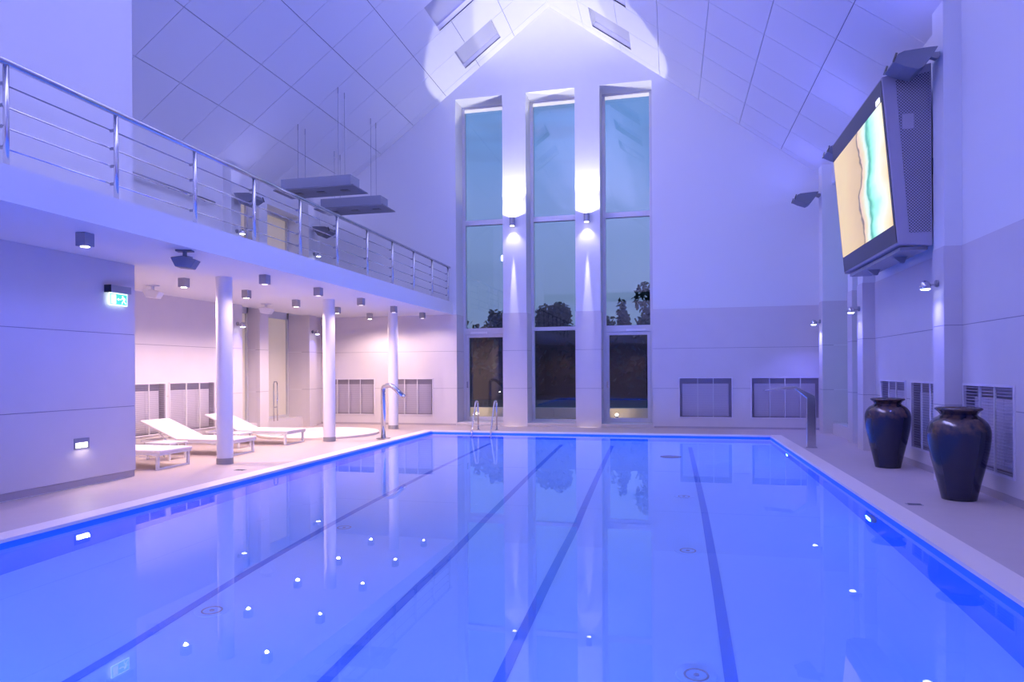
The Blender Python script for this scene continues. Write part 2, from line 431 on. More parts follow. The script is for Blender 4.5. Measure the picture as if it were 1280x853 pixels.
# ------------------------------------------------------------------ ceiling: sloped panels with skylights
SKY_Y = ((16.62, 17.58), (14.43, 15.5), (12.25, 13.3), (10.05, 11.1))
def slope_piece(bm, side, u0, u1, y0, y1, t0, t1, w0=None):
    """u is horizontal distance from the ridge; t along the slope normal (up)"""
    n_ = Vector((side*K, 0, 1)).normalized()
    def P(u, y, t): return Vector((XRIDGE+side*u, y, ZRIDGE-K*u))+n_*t
    v = [bm.verts.new(P(u, y, t)) for t in (t0, t1) for y in (y0, y1) for u in (u0, u1)]
    for f in ((0, 2, 3, 1), (4, 5, 7, 6), (0, 1, 5, 4), (2, 6, 7, 3), (0, 4, 6, 2), (1, 3, 7, 5)):
        bm.faces.new([v[i] for i in f])
UG = [0, .94, 1.917, 2.894, 3.87, 4.85, 5.83, 6.82]
YGR = [18.06, 17.775]+[17.775-1.115*i for i in range(1, 12)]
SKYU = (1.22, 2.20)
skh = [(SKYU[0], SKYU[1], a, b_) for a, b_ in SKY_Y]
bm = B()
for side in (-1, 1):
    for r in rects_minus((0, 6.85, YREAR-.3, YG+.1), [(h[0]-.03, h[1]+.03, h[2]-.03, h[3]+.03) for h in skh]): slope_piece(bm, side, r[0], r[1], r[2], r[3], .03, .16)
ceil = struct(obj('ceiling', bm, m_joint))
for side in (-1, 1):
    for yi in range(len(YGR)-1):
        y1, y0 = YGR[yi], YGR[yi+1]
        for ui in range(7):
            bm = B(); g = .005
            for r in rects_minus((UG[ui]+(g if ui else 0), UG[ui+1]-g, y0+g, y1-g), skh):
                slope_piece(bm, side, r[0], r[1], r[2], r[3], 0, .028)
            if len(bm.faces): obj('ceiling_tile', bm, m_ceil, ceil)
            else: bm.free()
    bm = B()
    yl = YGR[-1]; k = 0
    while yl > YREAR:
        for ui in range(7):
            slope_piece(bm, side, UG[ui]+(.005 if ui else 0), UG[ui+1]-.005, max(yl-1.11, YREAR), yl-.005, 0, .028)
        yl -= 1.115
    obj('ceiling_tile_field', bm, m_ceil, ceil, kind='stuff')
    for a, b_ in SKY_Y:
        bm = B(); u0, u1 = SKYU; e = .02
        slope_piece(bm, side, u0-e, u0, a-e, b_+e, .001, .24); slope_piece(bm, side, u1, u1+e, a-e, b_+e, .001, .24)
        slope_piece(bm, side, u0, u1, a-e, a, .001, .24); slope_piece(bm, side, u0, u1, b_, b_+e, .001, .24)
        obj('skylight_lining', bm, m_plaster, ceil)
        bm = B(); slope_piece(bm, side, u0-e*.5, u1+e*.5, a-e*.5, b_+e*.5, .14, .16)
        obj('skylight_shade', bm, mat('skylight_blind', (.50, .50, .56), .8), ceil)

# ------------------------------------------------------------------ floor, coping, pool shell, water
PX0, PX1, PY0, PY1 = -5.85, 2.17, .6, 16.2
bm = B()
for r in rects_minus((XL-.8, XR+.8, YREAR-.3, YG+.1), [(PX0-.1, PX1+.1, PY0-.1, PY1+.1)]): box(bm, r[0], r[1], r[2], r[3], -.25, 0)
floor = struct(obj('floor', bm, m_deck))
bm = B()
for r in rects_minus((PX0-.27, PX1+.26, PY0-.27, PY1+.2), [(PX0, PX1, PY0, PY1)]): box(bm, r[0], r[1], r[2], r[3], -.02, .012)
obj('coping', bm, m_cope, floor)
ZP = -1.05
pool = struct(mk('trim_3', m_pool, [(PX0-.1, PX1+.1, PY0-.1, PY1+.1, ZP-.1, ZP)]))
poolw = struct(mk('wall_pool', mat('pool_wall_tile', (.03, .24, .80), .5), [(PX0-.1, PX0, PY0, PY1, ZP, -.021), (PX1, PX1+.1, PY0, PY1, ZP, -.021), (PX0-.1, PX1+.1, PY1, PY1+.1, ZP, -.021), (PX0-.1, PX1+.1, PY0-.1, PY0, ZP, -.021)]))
def lane(pts):
    bm = B(); hw = .042
    A = [(bm.verts.new((x-hw, y, ZP+.004)), bm.verts.new((x+hw, y, ZP+.004))) for x, y in pts]
    for (a, b_), (c, d) in zip(A, A[1:]): bm.faces.new((a, b_, d, c))
    obj('lane_line', bm, m_lane, pool)
lane([(-3.62, 2.2), (-3.68, 4.0), (-3.80, 5.6), (-3.90, 7.8), (-3.99, 11), (-4.06, 15.2)])
lane([(-2.16, 2.2), (-2.14, 6.5), (-2.22, 9.5), (-2.40, 15.2)])
lane([(-1.07, 2.2), (-1.07, 7.7), (-1.16, 11), (-1.27, 15.2)])
lane([(.34, 2.2), (.38, 6.3), (.40, 8.8), (.40, 15.2)])
water = mk('pool_water', m_water, [])
bm = B(); bm.faces.new([bm.verts.new(v) for v in ((PX0, PY0, -.05), (PX1, PY0, -.05), (PX1, PY1, -.05), (PX0, PY1, -.05))])
water = obj('pool_water', bm, m_water); water['kind'] = 'structure'
water.name = 'trim_4'
for o_ in [o for o in bpy.data.objects if o.name.startswith('pool_water')]: bpy.data.objects.remove(o_)
# floor inlets
def inlet(x, y, label, r=.13):
    t = thing('floor_inlet', label, 'pool inlet', (x, y, ZP+.001), 0, 'inlets in the pool floor')
    bm = B(); lathe(bm, [(r*.62, 0), (r*.62, .012), (r*.52, .012), (r*.52, 0)], seg=24, cap0=False, cap1=False); obj('ring', bm, m_grey, t)
    bm = B(); lathe(bm, [(r, 0), (r*.98, .006), (r*.62, .006)], seg=24, cap0=True, cap1=True); obj('flange', bm, m_pool, t)
    bm = B(); lathe(bm, [(.02, .006), (.018, .016)], seg=8); obj('screw', bm, m_grey, t)
inlet(.15, 4.52, 'round floor inlet nearest the bottom edge, beside the rightmost lane line')
inlet(.16, 7.08, 'round floor inlet beside the rightmost lane line, second from the bottom edge')
inlet(.17, 9.69, 'round floor inlet beside the rightmost lane line, farthest of its row')
inlet(-3.53, 4.69, 'round floor inlet just right of the leftmost lane line, near the bottom left')
inlet(-3.66, 7.18, 'round floor inlet near the leftmost lane line, midway down the pool')
bm = B(); lathe(bm, [(.2, 0), (.2, .02), (.17, .03)], seg=24); o = obj('floor_drain', bm, m_dark); o.location = (-.01, 13.6, ZP+.001)
tag(o, 'dark round drain on the pool floor near the far right end', 'drain')
for y, lb in ((8.24, 'round underwater lamp on the right pool wall, nearer to the vases'), (13.65, 'round underwater lamp on the right pool wall, far end by the steel spout')):
    t = thing('pool_lamp', lb, 'pool lamp', (2.165, y, -.55), 0, 'underwater lamps')
    for nm, mt, pr in (('rim', m_grey, [(.15, .0), (.15, .02), (.11, .03)]), ('lens', m_lensb, [(.1, .0), (.1, .028)])):
        bm = B(); lathe(bm, pr, seg=20); bmesh.ops.rotate(bm, verts=bm.verts, cent=(0, 0, 0), matrix=Matrix.Rotation(-PI/2, 3, 'Y')); obj(nm, bm, mt, t)
for x, y, lb in ((2.61, 8.32, 'small dark deck drain in front of the nearer vase'), (-6.45, 9.25, 'small dark deck drain before the nearest round column')):
    t = thing('deck_drain', lb, 'drain', (x, y, .001)); mk('frame', m_grey, [(-.08, .08, -.05, .05, 0, .004)], t); mk('grate', m_dark, [(-.065, .065, -.036, .036, .004, .006)], t)

# ------------------------------------------------------------------ vents
def vent(label, loc, length, rz, nb, group='wall vents'):
    """built along +X, facing -Y, recessed; origin at the lower left front corner"""
    t = thing('vent_grille', label, 'vent', loc, rz, group)
    H_ = VZ1-VZ0; L_ = length
    bm = B(); f = .028
    box(bm, 0, L_, -.016, .02, 0, f); box(bm, 0, L_, -.016, .02, H_-f, H_); box(bm, 0, f, -.016, .02, f, H_-f); box(bm, L_-f, L_, -.016, .02, f, H_-f)
    obj('frame', bm, m_ventp, t)
    mk('back_plate', m_vent, [(.0, L_, .155, .165, 0, H_), (0, .004, .02, .16, 0, H_), (L_-.004, L_, .02, .16, 0, H_), (0, L_, .02, .16, 0, .004), (0, L_, .02, .16, H_-.004, H_)], t)
    for i in range(nb):
        a = .09+(L_-.18)*i/nb; b_ = .09+(L_-.18)*(i+1)/nb
        mk('convector_panel', m_ventp, [(a+.004, b_-.004, .09, .13, .05, H_-.17)], t)
    for i in range(1, nb):
        a = .09+(L_-.18)*i/nb
        mk('upright', m_white, [(a-.008, a+.008, -.012, .01, f, H_-f)], t)
    bm = B(); n_ = 26
    for i in range(n_):
        z = .05+(H_-.1)*i/(n_-1); box(bm, f, L_-f, .0, .018, z-.003, z+.003)
    obj('slats', bm, mat('vent_slat', (.5, .46, .54), .5), t, kind='stuff')
    return t
labs = ('vent grille on the end wall half hidden by the middle column', 'vent grille on the end wall just left of the tall windows', 'vent grille on the end wall just right of the tall windows', 'vent grille on the end wall in the right corner behind the spout')
for (a, b_), lb in zip(BVENTS, labs): vent(lb, (a, YB-.012, VZ0), b_-a, 0, 3 if b_-a < 1.5 else 4)
for (a, b_), lb in zip(SV[:3], ('vent grille behind the nearer vase', 'vent grille between the two vases on the right wall', 'vent grille behind the farther vase')):
    vent(lb, (XR-.012, b_, VZ0), b_-a, -PI/2, 3)
for (a, b_), lb in zip(LV, ('vent grille behind the loungers, nearer to the blue inner wall', 'vent grille behind the loungers, ending at the nearest column')):
    vent(lb, (XL+.012, a, VZ0), b_-a, PI/2, 3)
vent('vent grille on the right wall nearest the camera', (XR-.012, 6.0, VZ0), 1.7, -PI/2, 4)

# ------------------------------------------------------------------ round columns
for x, y, lb in ((-7.15, 9.85, 'white round column nearest, in front of the loungers'), (-7.2, 13.47, 'white round column in the middle of the row'), (-7.08, 16.68, 'white round column farthest, by the steel spout')):
    t = thing('column', lb, 'column', (x, y, 0), 0, 'round columns under the gallery')
    bm = B(); lathe(bm, [(.128, .10), (.128, ZS0)], seg=40, cap0=False, cap1=False); obj('shaft', bm, m_column, t, smooth=True)
    bm = B(); lathe(bm, [(.133, 0), (.133, .10)], seg=40); obj('base_ring', bm, m_grey, t, bev=.003)

# ------------------------------------------------------------------ gallery railing
XRL = -5.95
rail = thing('gallery_railing', 'long steel balustrade with thin rods along the white gallery edge', 'railing', (0, 0, 0))
ys = [5.06+1.28*k for k in range(-6, 11)]
bm = B(); tube(bm, [(XRL, ys[0]-.6, 4.375), (XRL, 18.0, 4.375)], .034, 14); obj('handrail', bm, m_chrome, rail, smooth=True)
bm = B(); tube(bm, [(0, 0, ZS1), (0, 0, 4.345)], .026, 12); p0 = obj('post', bm, m_steel, rail, smooth=True)
bm = B(); tube(bm, [(-.075, 0, 0), (0, 0, 0)], .018, 8); bmesh.ops.translate(bm, verts=bm.verts, vec=(0, 0, 0)); k0 = obj('rod_connector', bm, m_grey, rail)
ZR = (3.595, 3.79, 3.985, 4.185)
first = True
for y in ys:
    if first: p = p0; first = False
    else: p = p0.copy(); C.objects.link(p)
    p.location = (XRL, y, 0)
    for z in ZR:
        q = k0 if (y == ys[0] and z == ZR[0]) else k0.copy()
        if q is not k0: C.objects.link(q)
        q.location = (XRL, y, z)
for z in ZR:
    bm = B(); tube(bm, [(XRL-.06, ys[0], z), (XRL-.06, ys[-1], z)], .0085, 8); obj('rod', bm, m_chrome, rail)

# ------------------------------------------------------------------ gallery wall handrail/shelf
t = thing('wall_rail', 'slim dark rail fixed to the gallery side wall behind the balustrade', 'wall rail', (XL, 0, 5.26))
bm = B(); tube(bm, [(.11, 10.6, 0), (.11, 13.2, 0)], .03, 10); obj('bar', bm, m_grey, t, smooth=True)
for y in (10.8, 11.9, 13.0): mk('bracket', m_grey, [(0, .11, y-.01, y+.01, -.01, .01)], t)

# ------------------------------------------------------------------ downlights under the gallery
def downlight(x, y, label, lit, power, col, grp='cube downlights under the gallery'):
    t = thing('downlight', label, 'downlight', (x, y, ZS0), 0, grp)
    s = .065
    bm = B()
    box(bm, -s, s, -s, s, -.15, 0)
    obj('housing', bm, m_grey, t, bev=.004)
    bm = B(); lathe(bm, [(.045, -.151), (.045, -.156)], seg=16); obj('lens', bm, m_lens if lit == 2 else m_lensdim, t)
    if power:
        spot('downlight_beam', (x, y, ZS0-.165), (0, 0, -1), 160, .5, power, col, .022)
DL = [(-6.37, 6.34, 'cube downlight alone at the near end of the gallery soffit', 2, 40, BL),
      (-6.36, 7.95, 'cube downlight hanging by the grey wedge-shaped speaker', 2, 40, BL),
      (-6.36, 9.79, 'cube downlight just right of the nearest column, pool side', 1, 60, WARM),
      (-6.38, 11.54, 'pool-side cube downlight before the middle column', 1, 60, WARM),
      (-6.42, 13.42, 'pool-side cube downlight between the middle and far columns', 1, 60, WARM),
      (-6.46, 15.28, 'pool-side cube downlight above the farthest column', 1, 60, WARM),
      (-6.44, 17.16, 'pool-side cube downlight closest to the end wall', 1, 55, WARM),
      (-7.85, 9.77, 'lit cube downlight over the nearest lounger, left of the first column', 2, 225, WARM),
      (-7.87, 11.51, 'lit cube downlight over the middle lounger', 2, 225, WARM),
      (-7.90, 13.33, 'lit cube downlight over the farthest lounger', 2, 225, WARM),
      (-7.85, 15.1, 'lit cube downlight half hidden behind the middle column', 2, 225, WARM),
      (-7.87, 16.98, 'lit cube downlight nearest the end wall, inner row', 2, 180, WARM)]
for a in DL: downlight(*a)

# wedge speakers / floods under the slab
def speaker(x, y, z, label, mt, rz=0):
    t = thing('ceiling_speaker', label, 'speaker', (x, y, z), rz)
    mk('mount', mt, [(-.1, .1, -.05, .05, -.02, 0), (-.015, .015, -.03, .03, -.09, -.02)], t)
    bm = B(); prism(bm, [(-.15, -.1), (.0, -.08), (.17, -.13), (.10, -.24), (-.09, -.22)], 'y', -.09, .09); obj('body', bm, mt, t, bev=.012)
speaker(-6.05, 7.55, ZS0, 'blue-grey wedge speaker under the gallery edge beside a cube downlight', m_lampbox, .3)
speaker(-9.0, 10.4, ZS0, 'white wedge speaker on the soffit left of the nearest column', m_white, .2)
speaker(-9.0, 13.9, ZS0, 'white wedge speaker on the soffit peeking out behind the nearest column', m_white, .2)
bm = B(); lathe(bm, [(.06, -.03), (.075, -.02), (.08, 0)], seg=20); o = obj('smoke_detector', bm, m_white, smooth=True); o.location = (-6.7, 12.1, ZS0-.001)
tag(o, 'small white smoke detector on the soffit near the middle column', 'smoke detector')

# ------------------------------------------------------------------ hanging lamp boxes
def hang_box(x0, x1, y0, label):
    t = thing('hanging_light_box', label, 'hanging lamp', ((x0+x1)/2, y0+.23, 5.74), 0, 'light boxes hung from the left ceiling slope')
    hx = (x1-x0)/2
    mk('housing', mat('lamp_box_shell', (.27, .29, .36), .5), [(-hx, hx, -.23, .23, .02, .29)], t, bev=.005)
    bm = B()
    a = [(-hx-.13, -.36, .03), (hx+.13, -.36, .03), (hx+.17, .34, -.0), (-hx-.06, .34, -.0)]
    lo = [bm.verts.new((x, y, z-.03)) for x, y, z in a]; hi = [bm.verts.new((x*.985, y*.97, z)) for x, y, z in a]
    bm.faces.new(lo[::-1]); bm.faces.new(hi)
    for i in range(4): bm.faces.new((lo[i], lo[(i+1) % 4], hi[(i+1) % 4], hi[i]))
    obj('reflector_tray', bm, m_lampbox, t)
    for x in (-.55, .05, .65):
        mk('recessed_lamp', m_black, [(x-.1, x+.1, -.08, .06, -.022, .0)], t)
    for sx2 in (-1, 1):
        for sy in (-1, 1):
            xx = (-.48 if sx2 < 0 else .55); yy = sy*.16
            zz = roofz(t.location.x+xx)-5.74
            bm = B(); tube(bm, [(xx, yy, .29), (xx, yy, zz)], .004, 5); c = obj('cable', bm, m_lampbox, t)
            bm = B(); tube(bm, [(xx, yy, zz-.14), (xx, yy, zz)], .011, 6); obj('ceiling_socket', bm, m_grey, c)
hang_box(-8.89, -7.11, 14.36, 'grey light box hung on cables, nearer one of the pair')
hang_box(-8.90, -7.21, 16.24, 'grey light box hung on cables, farther one by the end wall')

# ------------------------------------------------------------------ flood lamps on piers
def flood(x, y, z, s, label):
    t = thing('flood_lamp', label, 'flood lamp', (x, y, z), 0, 'wall flood lamps on the piers')
    bm = B(); prism(bm, [(0, .13), (-.10, .13), (-.40, .11), (-.47, .08), (-.53, -.02), (-.40, -.09), (-.24, -.15), (-.17, -.12), (-.08, .0)], 'y', -.2, .2)
    for v in bm.verts: v.co.x = (v.co.x-.07)*s
    obj('shell', bm, m_lampbox, t, bev=.008)
    bm = B(); prism(bm, [(0, .12), (-.12, .12), (-.12, .07), (-.03, .03), (0, .06)], 'y', -.04, .04)
    for v in bm.verts: v.co.x *= s
    obj('bracket', bm, m_grey, t)
    bm = B()
    for yy in (-.2, .2): tube(bm, [(s*-.56, yy, .09), (s*-.60, yy, -.02)], .014, 6)
    obj('hinge', bm, m_black, t)
flood(PR-.001, 9.97, 5.52, 1, 'large grey flood lamp above the corner of the television')
flood(PR-.001, 13.82, 5.55, 1, 'grey flood lamp peeking out behind the far edge of the television')
flood(PR-.001, 17.22, 5.5, 1, 'small grey flood lamp on the far right pier beside the end wall')
flood(PL+.001, 13.82, 5.45, -1, 'grey flood lamp behind the balustrade, nearer of the two')
flood(PL+.001, 17.3, 5.4, -1, 'grey flood lamp behind the balustrade, farther one near the end wall')

for y, lb in ((3.0, 'added fill light in a slim trough under the ridge, nearest the rear wall'), (7.0, 'added fill light in a slim trough under the ridge, middle one'), (10.5, 'added fill light in a slim trough under the ridge, nearest the tall windows')):
    t = thing('fill_pendant', lb, 'pendant lamp', (XRIDGE, y, 9.3), 0, 'fill lights added under the ridge')
    mk('trough', m_white, [(-.3, .3, -.9, .9, 0, .04), (-.3, -.28, -.9, .9, .04, .1), (.28, .3, -.9, .9, .04, .1)], t)  # body made up to carry the ridge fill light, out of view
    for dy in (-.7, .7):
        bm = B(); tube(bm, [(0, dy, .04), (0, dy, ZRIDGE-9.3)], .006, 6); obj('cable', bm, m_grey, t)

# ------------------------------------------------------------------ small pier spots
def pier_spot(x, y, z, s, label, power):
    t = thing('spot_lamp', label, 'spotlight', (x, y, z), 0, 'small spotlights on the piers')
    bm = B(); lathe(bm, [(.045, 0), (.045, .03)], seg=16)
    bmesh.ops.rotate(bm, verts=bm.verts, cent=(0, 0, 0), matrix=Matrix.Rotation(-s*PI/2, 3, 'Y')); obj('wall_plate', bm, m_grey, t)
    mk('arm', m_chrome, [(min(-s*.03, -s*.12), max(-s*.03, -s*.12), -.012, .012, -.03, -.005)], t)
    bm = B(); lathe(bm, [(.02, .07), (.05, .05), (.068, 0), (.068, -.04)], seg=20); o = obj('head', bm, m_chrome, t, smooth=True); o.location = (-s*.15, 0, -.03)
    bm = B(); lathe(bm, [(.06, -.041), (.04, -.055)], seg=16); l = obj('lens', bm, m_lensb, o)
    if power: spot('spot_beam', (x-s*.15, y, z-.10), (-s*.12, 0, -1), 120, .9, power, (.16, .16, 1.0), .04)
    if power: spot('spot_beam', (x-s*.15, y, z-.10), (s*.28, 0, -1), 40, .7, power*.12, (.5, .55, 1.0), .04)
pier_spot(PR-.014, 10.01, 2.62, 1, 'small chrome spotlight on the pier above the nearer vase', 60)
pier_spot(PR-.014, 13.82, 2.62, 1, 'small chrome spotlight on the pier left of the farther vase', 60)
pier_spot(PR-.014, 17.22, 2.62, 1, 'small chrome spotlight on the pier in the far right corner', 110)
pier_spot(PL+.014, 13.82, 2.62, -1, 'small chrome spotlight just right of the nearest column', 22)
pier_spot(PL+.014, 17.2, 2.62, -1, 'small chrome spotlight left of the middle column', 22)
pier_spot(PL+.014, 13.82, 4.75, -1, 'small blue-lit spotlight on the gallery pier, nearer one', 10)
pier_spot(PL+.014, 17.3, 4.8, -1, 'small blue-lit spotlight on the gallery pier, farther one', 10)

# ------------------------------------------------------------------ up/down wall lamps between the windows
for x, lb in ((-4.14, 'up-and-down wall lamp on the left pier between the windows'), (-2.13, 'up-and-down wall lamp on the right pier between the windows')):
    t = thing('wall_lamp', lb, 'wall lamp', (x, YB, 5.52), 0, 'wall lamps between the tall windows')
    bm = B(); lathe(bm, [(.075, -.1), (.075, .12)], seg=24, cap0=True, cap1=True); h = obj('housing', bm, m_grey, t, smooth=False); h.location = (0, -.14, 0)
    mk('mount', m_grey, [(-.04, .04, -.08, 0, -.05, .05)], t)
    bm = B(); lathe(bm, [(.055, -.101), (.055, -.108)], seg=20); l = obj('lens', bm, m_lens, t); l.location = (0, -.14, 0)
    spot('wall_lamp_up', (x, YB-.14, 5.66), (0, -.10, 1), 66, .12, 330, (1, .97, .95), .03)
    spot('wall_lamp_up_wide', (x, YB-.14, 5.65), (0, .1, 1), 150, .4, 45, (1, .97, .95), .03)
    spot('wall_lamp_down', (x, YB-.085, 5.40), (0, .026, -1), 8, .8, 1100, (1, .93, .85), .02)
    spot('wall_lamp_spill', (x, YB-.14, 5.40), (0, 0, -1), 100, .8, 22, (1, .93, .85), .02)

# ------------------------------------------------------------------ television
tv = thing('television', 'huge tilted television in a grey housing on the right wall', 'television', (0, 0, 0))
def xs_at(z): return 3.0+(z-3.19)*(2.808-3.0)/(5.478-3.19)
y0, y1 = 10.2, 13.13
bm = B(); prism(bm, [(xs_at(3.19)+.02, 3.19), (3.44, 3.16), (3.44, 5.62), (xs_at(5.48)+.02, 5.48)], 'y', y0, y1); obj('housing', bm, m_tvcase, tv, bev=.01)
def scr(name, mt, ya, yb, za, zb, off, th=.012):
    bm = B(); prism(bm, [(xs_at(za)+off, za), (xs_at(za)+off+th, za), (xs_at(zb)+off+th, zb), (xs_at(zb)+off, zb)], 'y', ya, yb)
    return obj(name, bm, mt, tv)
scr('bezel', m_black, y0+.03, y1-.03, 3.22, 5.45, .013, .012)
M = bpy.data.materials.new('screen_picture'); M.use_nodes = True; n = M.node_tree; b = n.nodes['Principled BSDF']; b.inputs['Base Color'].default_value = (0, 0, 0, 1); b.inputs['Roughness'].default_value = .3
tcx = N(n, 'ShaderNodeTexCoord'); sp = N(n, 'ShaderNodeSeparateXYZ'); n.links.new(tcx.outputs['Generated'], sp.inputs[0])
nz = N(n, 'ShaderNodeTexNoise'); nz.inputs['Scale'].default_value = 2.6; nz.inputs['Detail'].default_value = 3; n.links.new(tcx.outputs['Generated'], nz.inputs[0])
a1 = N(n, 'ShaderNodeMath', operation='MULTIPLY_ADD'); n.links.new(nz.outputs[0], a1.inputs[0]); a1.inputs[1].default_value = .30; n.links.new(sp.outputs['Y'], a1.inputs[2])
a2 = N(n, 'ShaderNodeMath', operation='MULTIPLY_ADD'); n.links.new(sp.outputs['Z'], a2.inputs[0]); a2.inputs[1].default_value = .10; n.links.new(a1.outputs[0], a2.inputs[2])
rp = N(n, 'ShaderNodeValToRGB'); n.links.new(a2.outputs[0], rp.inputs[0]); e = rp.color_ramp.elements
stops = [(.10, (.85, .62, .30)), (.24, (.95, .85, .60)), (.33, (.85, 1, .93)), (.44, (.35, .93, .75)), (.50, (.05, .42, .30)), (.545, (.75, 1, .9)), (.60, (.85, .72, .48)), (.655, (.80, .60, .42)), (.675, (.10, .07, .05)), (.70, (.66, .47, .25)), (1.0, (.80, .60, .30))]
e[0].position, e[0].color = stops[0][0], (*stops[0][1], 1); e[1].position, e[1].color = stops[-1][0], (*stops[-1][1], 1)
for p_, c2 in stops[1:-1]: q = e.new(p_); q.color = (*c2, 1)
n.links.new(rp.outputs[0], b.inputs['Emission Color']); b.inputs['Emission Strength'].default_value = 1.05
scr('screen', M, y0+.09, y1-.06, 3.47, 5.17, .008, .006)
scr('corner_mark', mat('screen_mark', (1, 1, 1), .4, emit=(1, 1, 1), estr=1), y0+.14, y0+.32, 5.19, 5.26, .008, .005)
# perforated side grille
M = bpy.data.materials.new('perforated_metal'); M.use_nodes = True; n = M.node_tree; b = n.nodes['Principled BSDF']; b.inputs['Roughness'].default_value = .45
tcx = N(n, 'ShaderNodeTexCoord'); mpp = N(n, 'ShaderNodeMapping'); mpp.inputs['Scale'].default_value = (36, 36, 36); mpp.inputs['Rotation'].default_value = (0, PI/4, 0); n.links.new(tcx.outputs['Object'], mpp.inputs[0])
vr = N(n, 'ShaderNodeTexVoronoi'); vr.inputs['Randomness'].default_value = 0; vr.inputs['Scale'].default_value = 1; n.links.new(mpp.outputs[0], vr.inputs[0])
cr = N(n, 'ShaderNodeValToRGB'); n.links.new(vr.outputs[0], cr.inputs[0]); cr.color_ramp.elements[0].position = .36; cr.color_ramp.elements[1].position = .42
cr.color_ramp.elements[0].color = (.03, .03, .05, 1); cr.color_ramp.elements[1].color = (.34, .32, .40, 1); n.links.new(cr.outputs[0], b.inputs['Base Color'])
bm = B(); prism(bm, [(3.16, 3.34), (3.42, 3.34), (3.42, 5.5), (3.0, 5.42)], 'y', y0-.006, y0+.01); obj('side_grille', bm, M, tv)
mk('speaker_grille', m_vent, [(3.08, 3.22, y0-.009, y0, 4.75, 4.95)], tv)
mk('underside_tray', m_grey, [(3.08, 3.42, y0+.12, y1-.12, 3.12, 3.17)], tv)
for y in (10.9, 12.2):
    bm = B(); prism(bm, [(3.1, 3.16), (3.25, 3.03), (3.3, 3.03), (3.36, 3.16)], 'y', y-.03, y+.03); obj('mounting_bracket', bm, m_grey, tv)
for y in (10.5, 12.8): mk('wall_bracket', m_grey, [(3.43, XR-.01, y-.05, y+.05, 4.2, 4.4)], tv)

# ------------------------------------------------------------------ vases
M = bpy.data.materials.new('dark_glaze'); M.use_nodes = True; n = M.node_tree; b = n.nodes['Principled BSDF']
b.inputs['Roughness'].default_value = .14; b.inputs['Coat Weight'].default_value = .15; b.inputs['Specular IOR Level'].default_value = .4; b.inputs['Coat Roughness'].default_value = .05
tcx = N(n, 'ShaderNodeTexCoord'); nz = N(n, 'ShaderNodeTexNoise'); nz.inputs['Scale'].default_value = 14; nz.inputs['Detail'].default_value = 6; n.links.new(tcx.outputs['Object'], nz.inputs[0])
sp = N(n, 'ShaderNodeSeparateXYZ'); n.links.new(tcx.outputs['Object'], sp.inputs[0])
mr = N(n, 'ShaderNodeMapRange'); mr.inputs[1].default_value = .60; mr.inputs[2].default_value = .86; n.links.new(sp.outputs['Z'], mr.inputs[0])
mm = N(n, 'ShaderNodeMath', operation='MULTIPLY'); n.links.new(mr.outputs[0], mm.inputs[0]); n.links.new(nz.outputs[0], mm.inputs[1])
cr = N(n, 'ShaderNodeValToRGB'); n.links.new(mm.outputs[0], cr.inputs[0]); cr.color_ramp.elements[0].position = .3; cr.color_ramp.elements[0].color = (.008, .010, .03, 1)
cr.color_ramp.elements[1].position = .62; cr.color_ramp.elements[1].color = (.07, .04, .03, 1); n.links.new(cr.outputs[0], b.inputs['Base Color'])
m_vase = M
t = thing('vase', 'tall dark glazed vase, the nearer and larger-looking of the two', 'vase', (3.21, 8.76, 0), 0, 'glazed vases along the right deck')
prof = [(.185, 0), (.192, .03), (.235, .22), (.285, .42), (.322, .60), (.335, .73), (.333, .80), (.310, .87), (.262, .925), (.205, .955), (.192, .975)]
bm = B()
prof = [(r*.94, z) for r, z in prof]
pp = []
for (r0, z0), (r1, z1) in zip(prof, prof[1:]):
    for k in range(3): pp.append((r0+(r1-r0)*k/3, z0+(z1-z0)*k/3))
pp.append(prof[-1])
for _ in range(2): pp = [pp[0]]+[((a[0]+2*b2[0]+c[0])/4, (a[1]+2*b2[1]+c[1])/4) for a, b2, c in zip(pp, pp[1:], pp[2:])]+[pp[-1]]
lathe(bm, pp, seg=64, cap1=False); obj('body', bm, m_vase, t, smooth=True)
bm = B(); lathe(bm, [(.182, .972), (.200, 1.0), (.222, 1.018), (.236, 1.028), (.236, 1.045), (.222, 1.052), (.205, 1.045), (.185, 1.0), (.17, .93), (.20, .85), (.01, .8)], seg=64, cap0=False, cap1=False)
obj('rim', bm, m_vase, t, smooth=True)
dup(t, (3.215, 11.40, 0), .6, 'tall dark glazed vase, the farther one beside the pier')

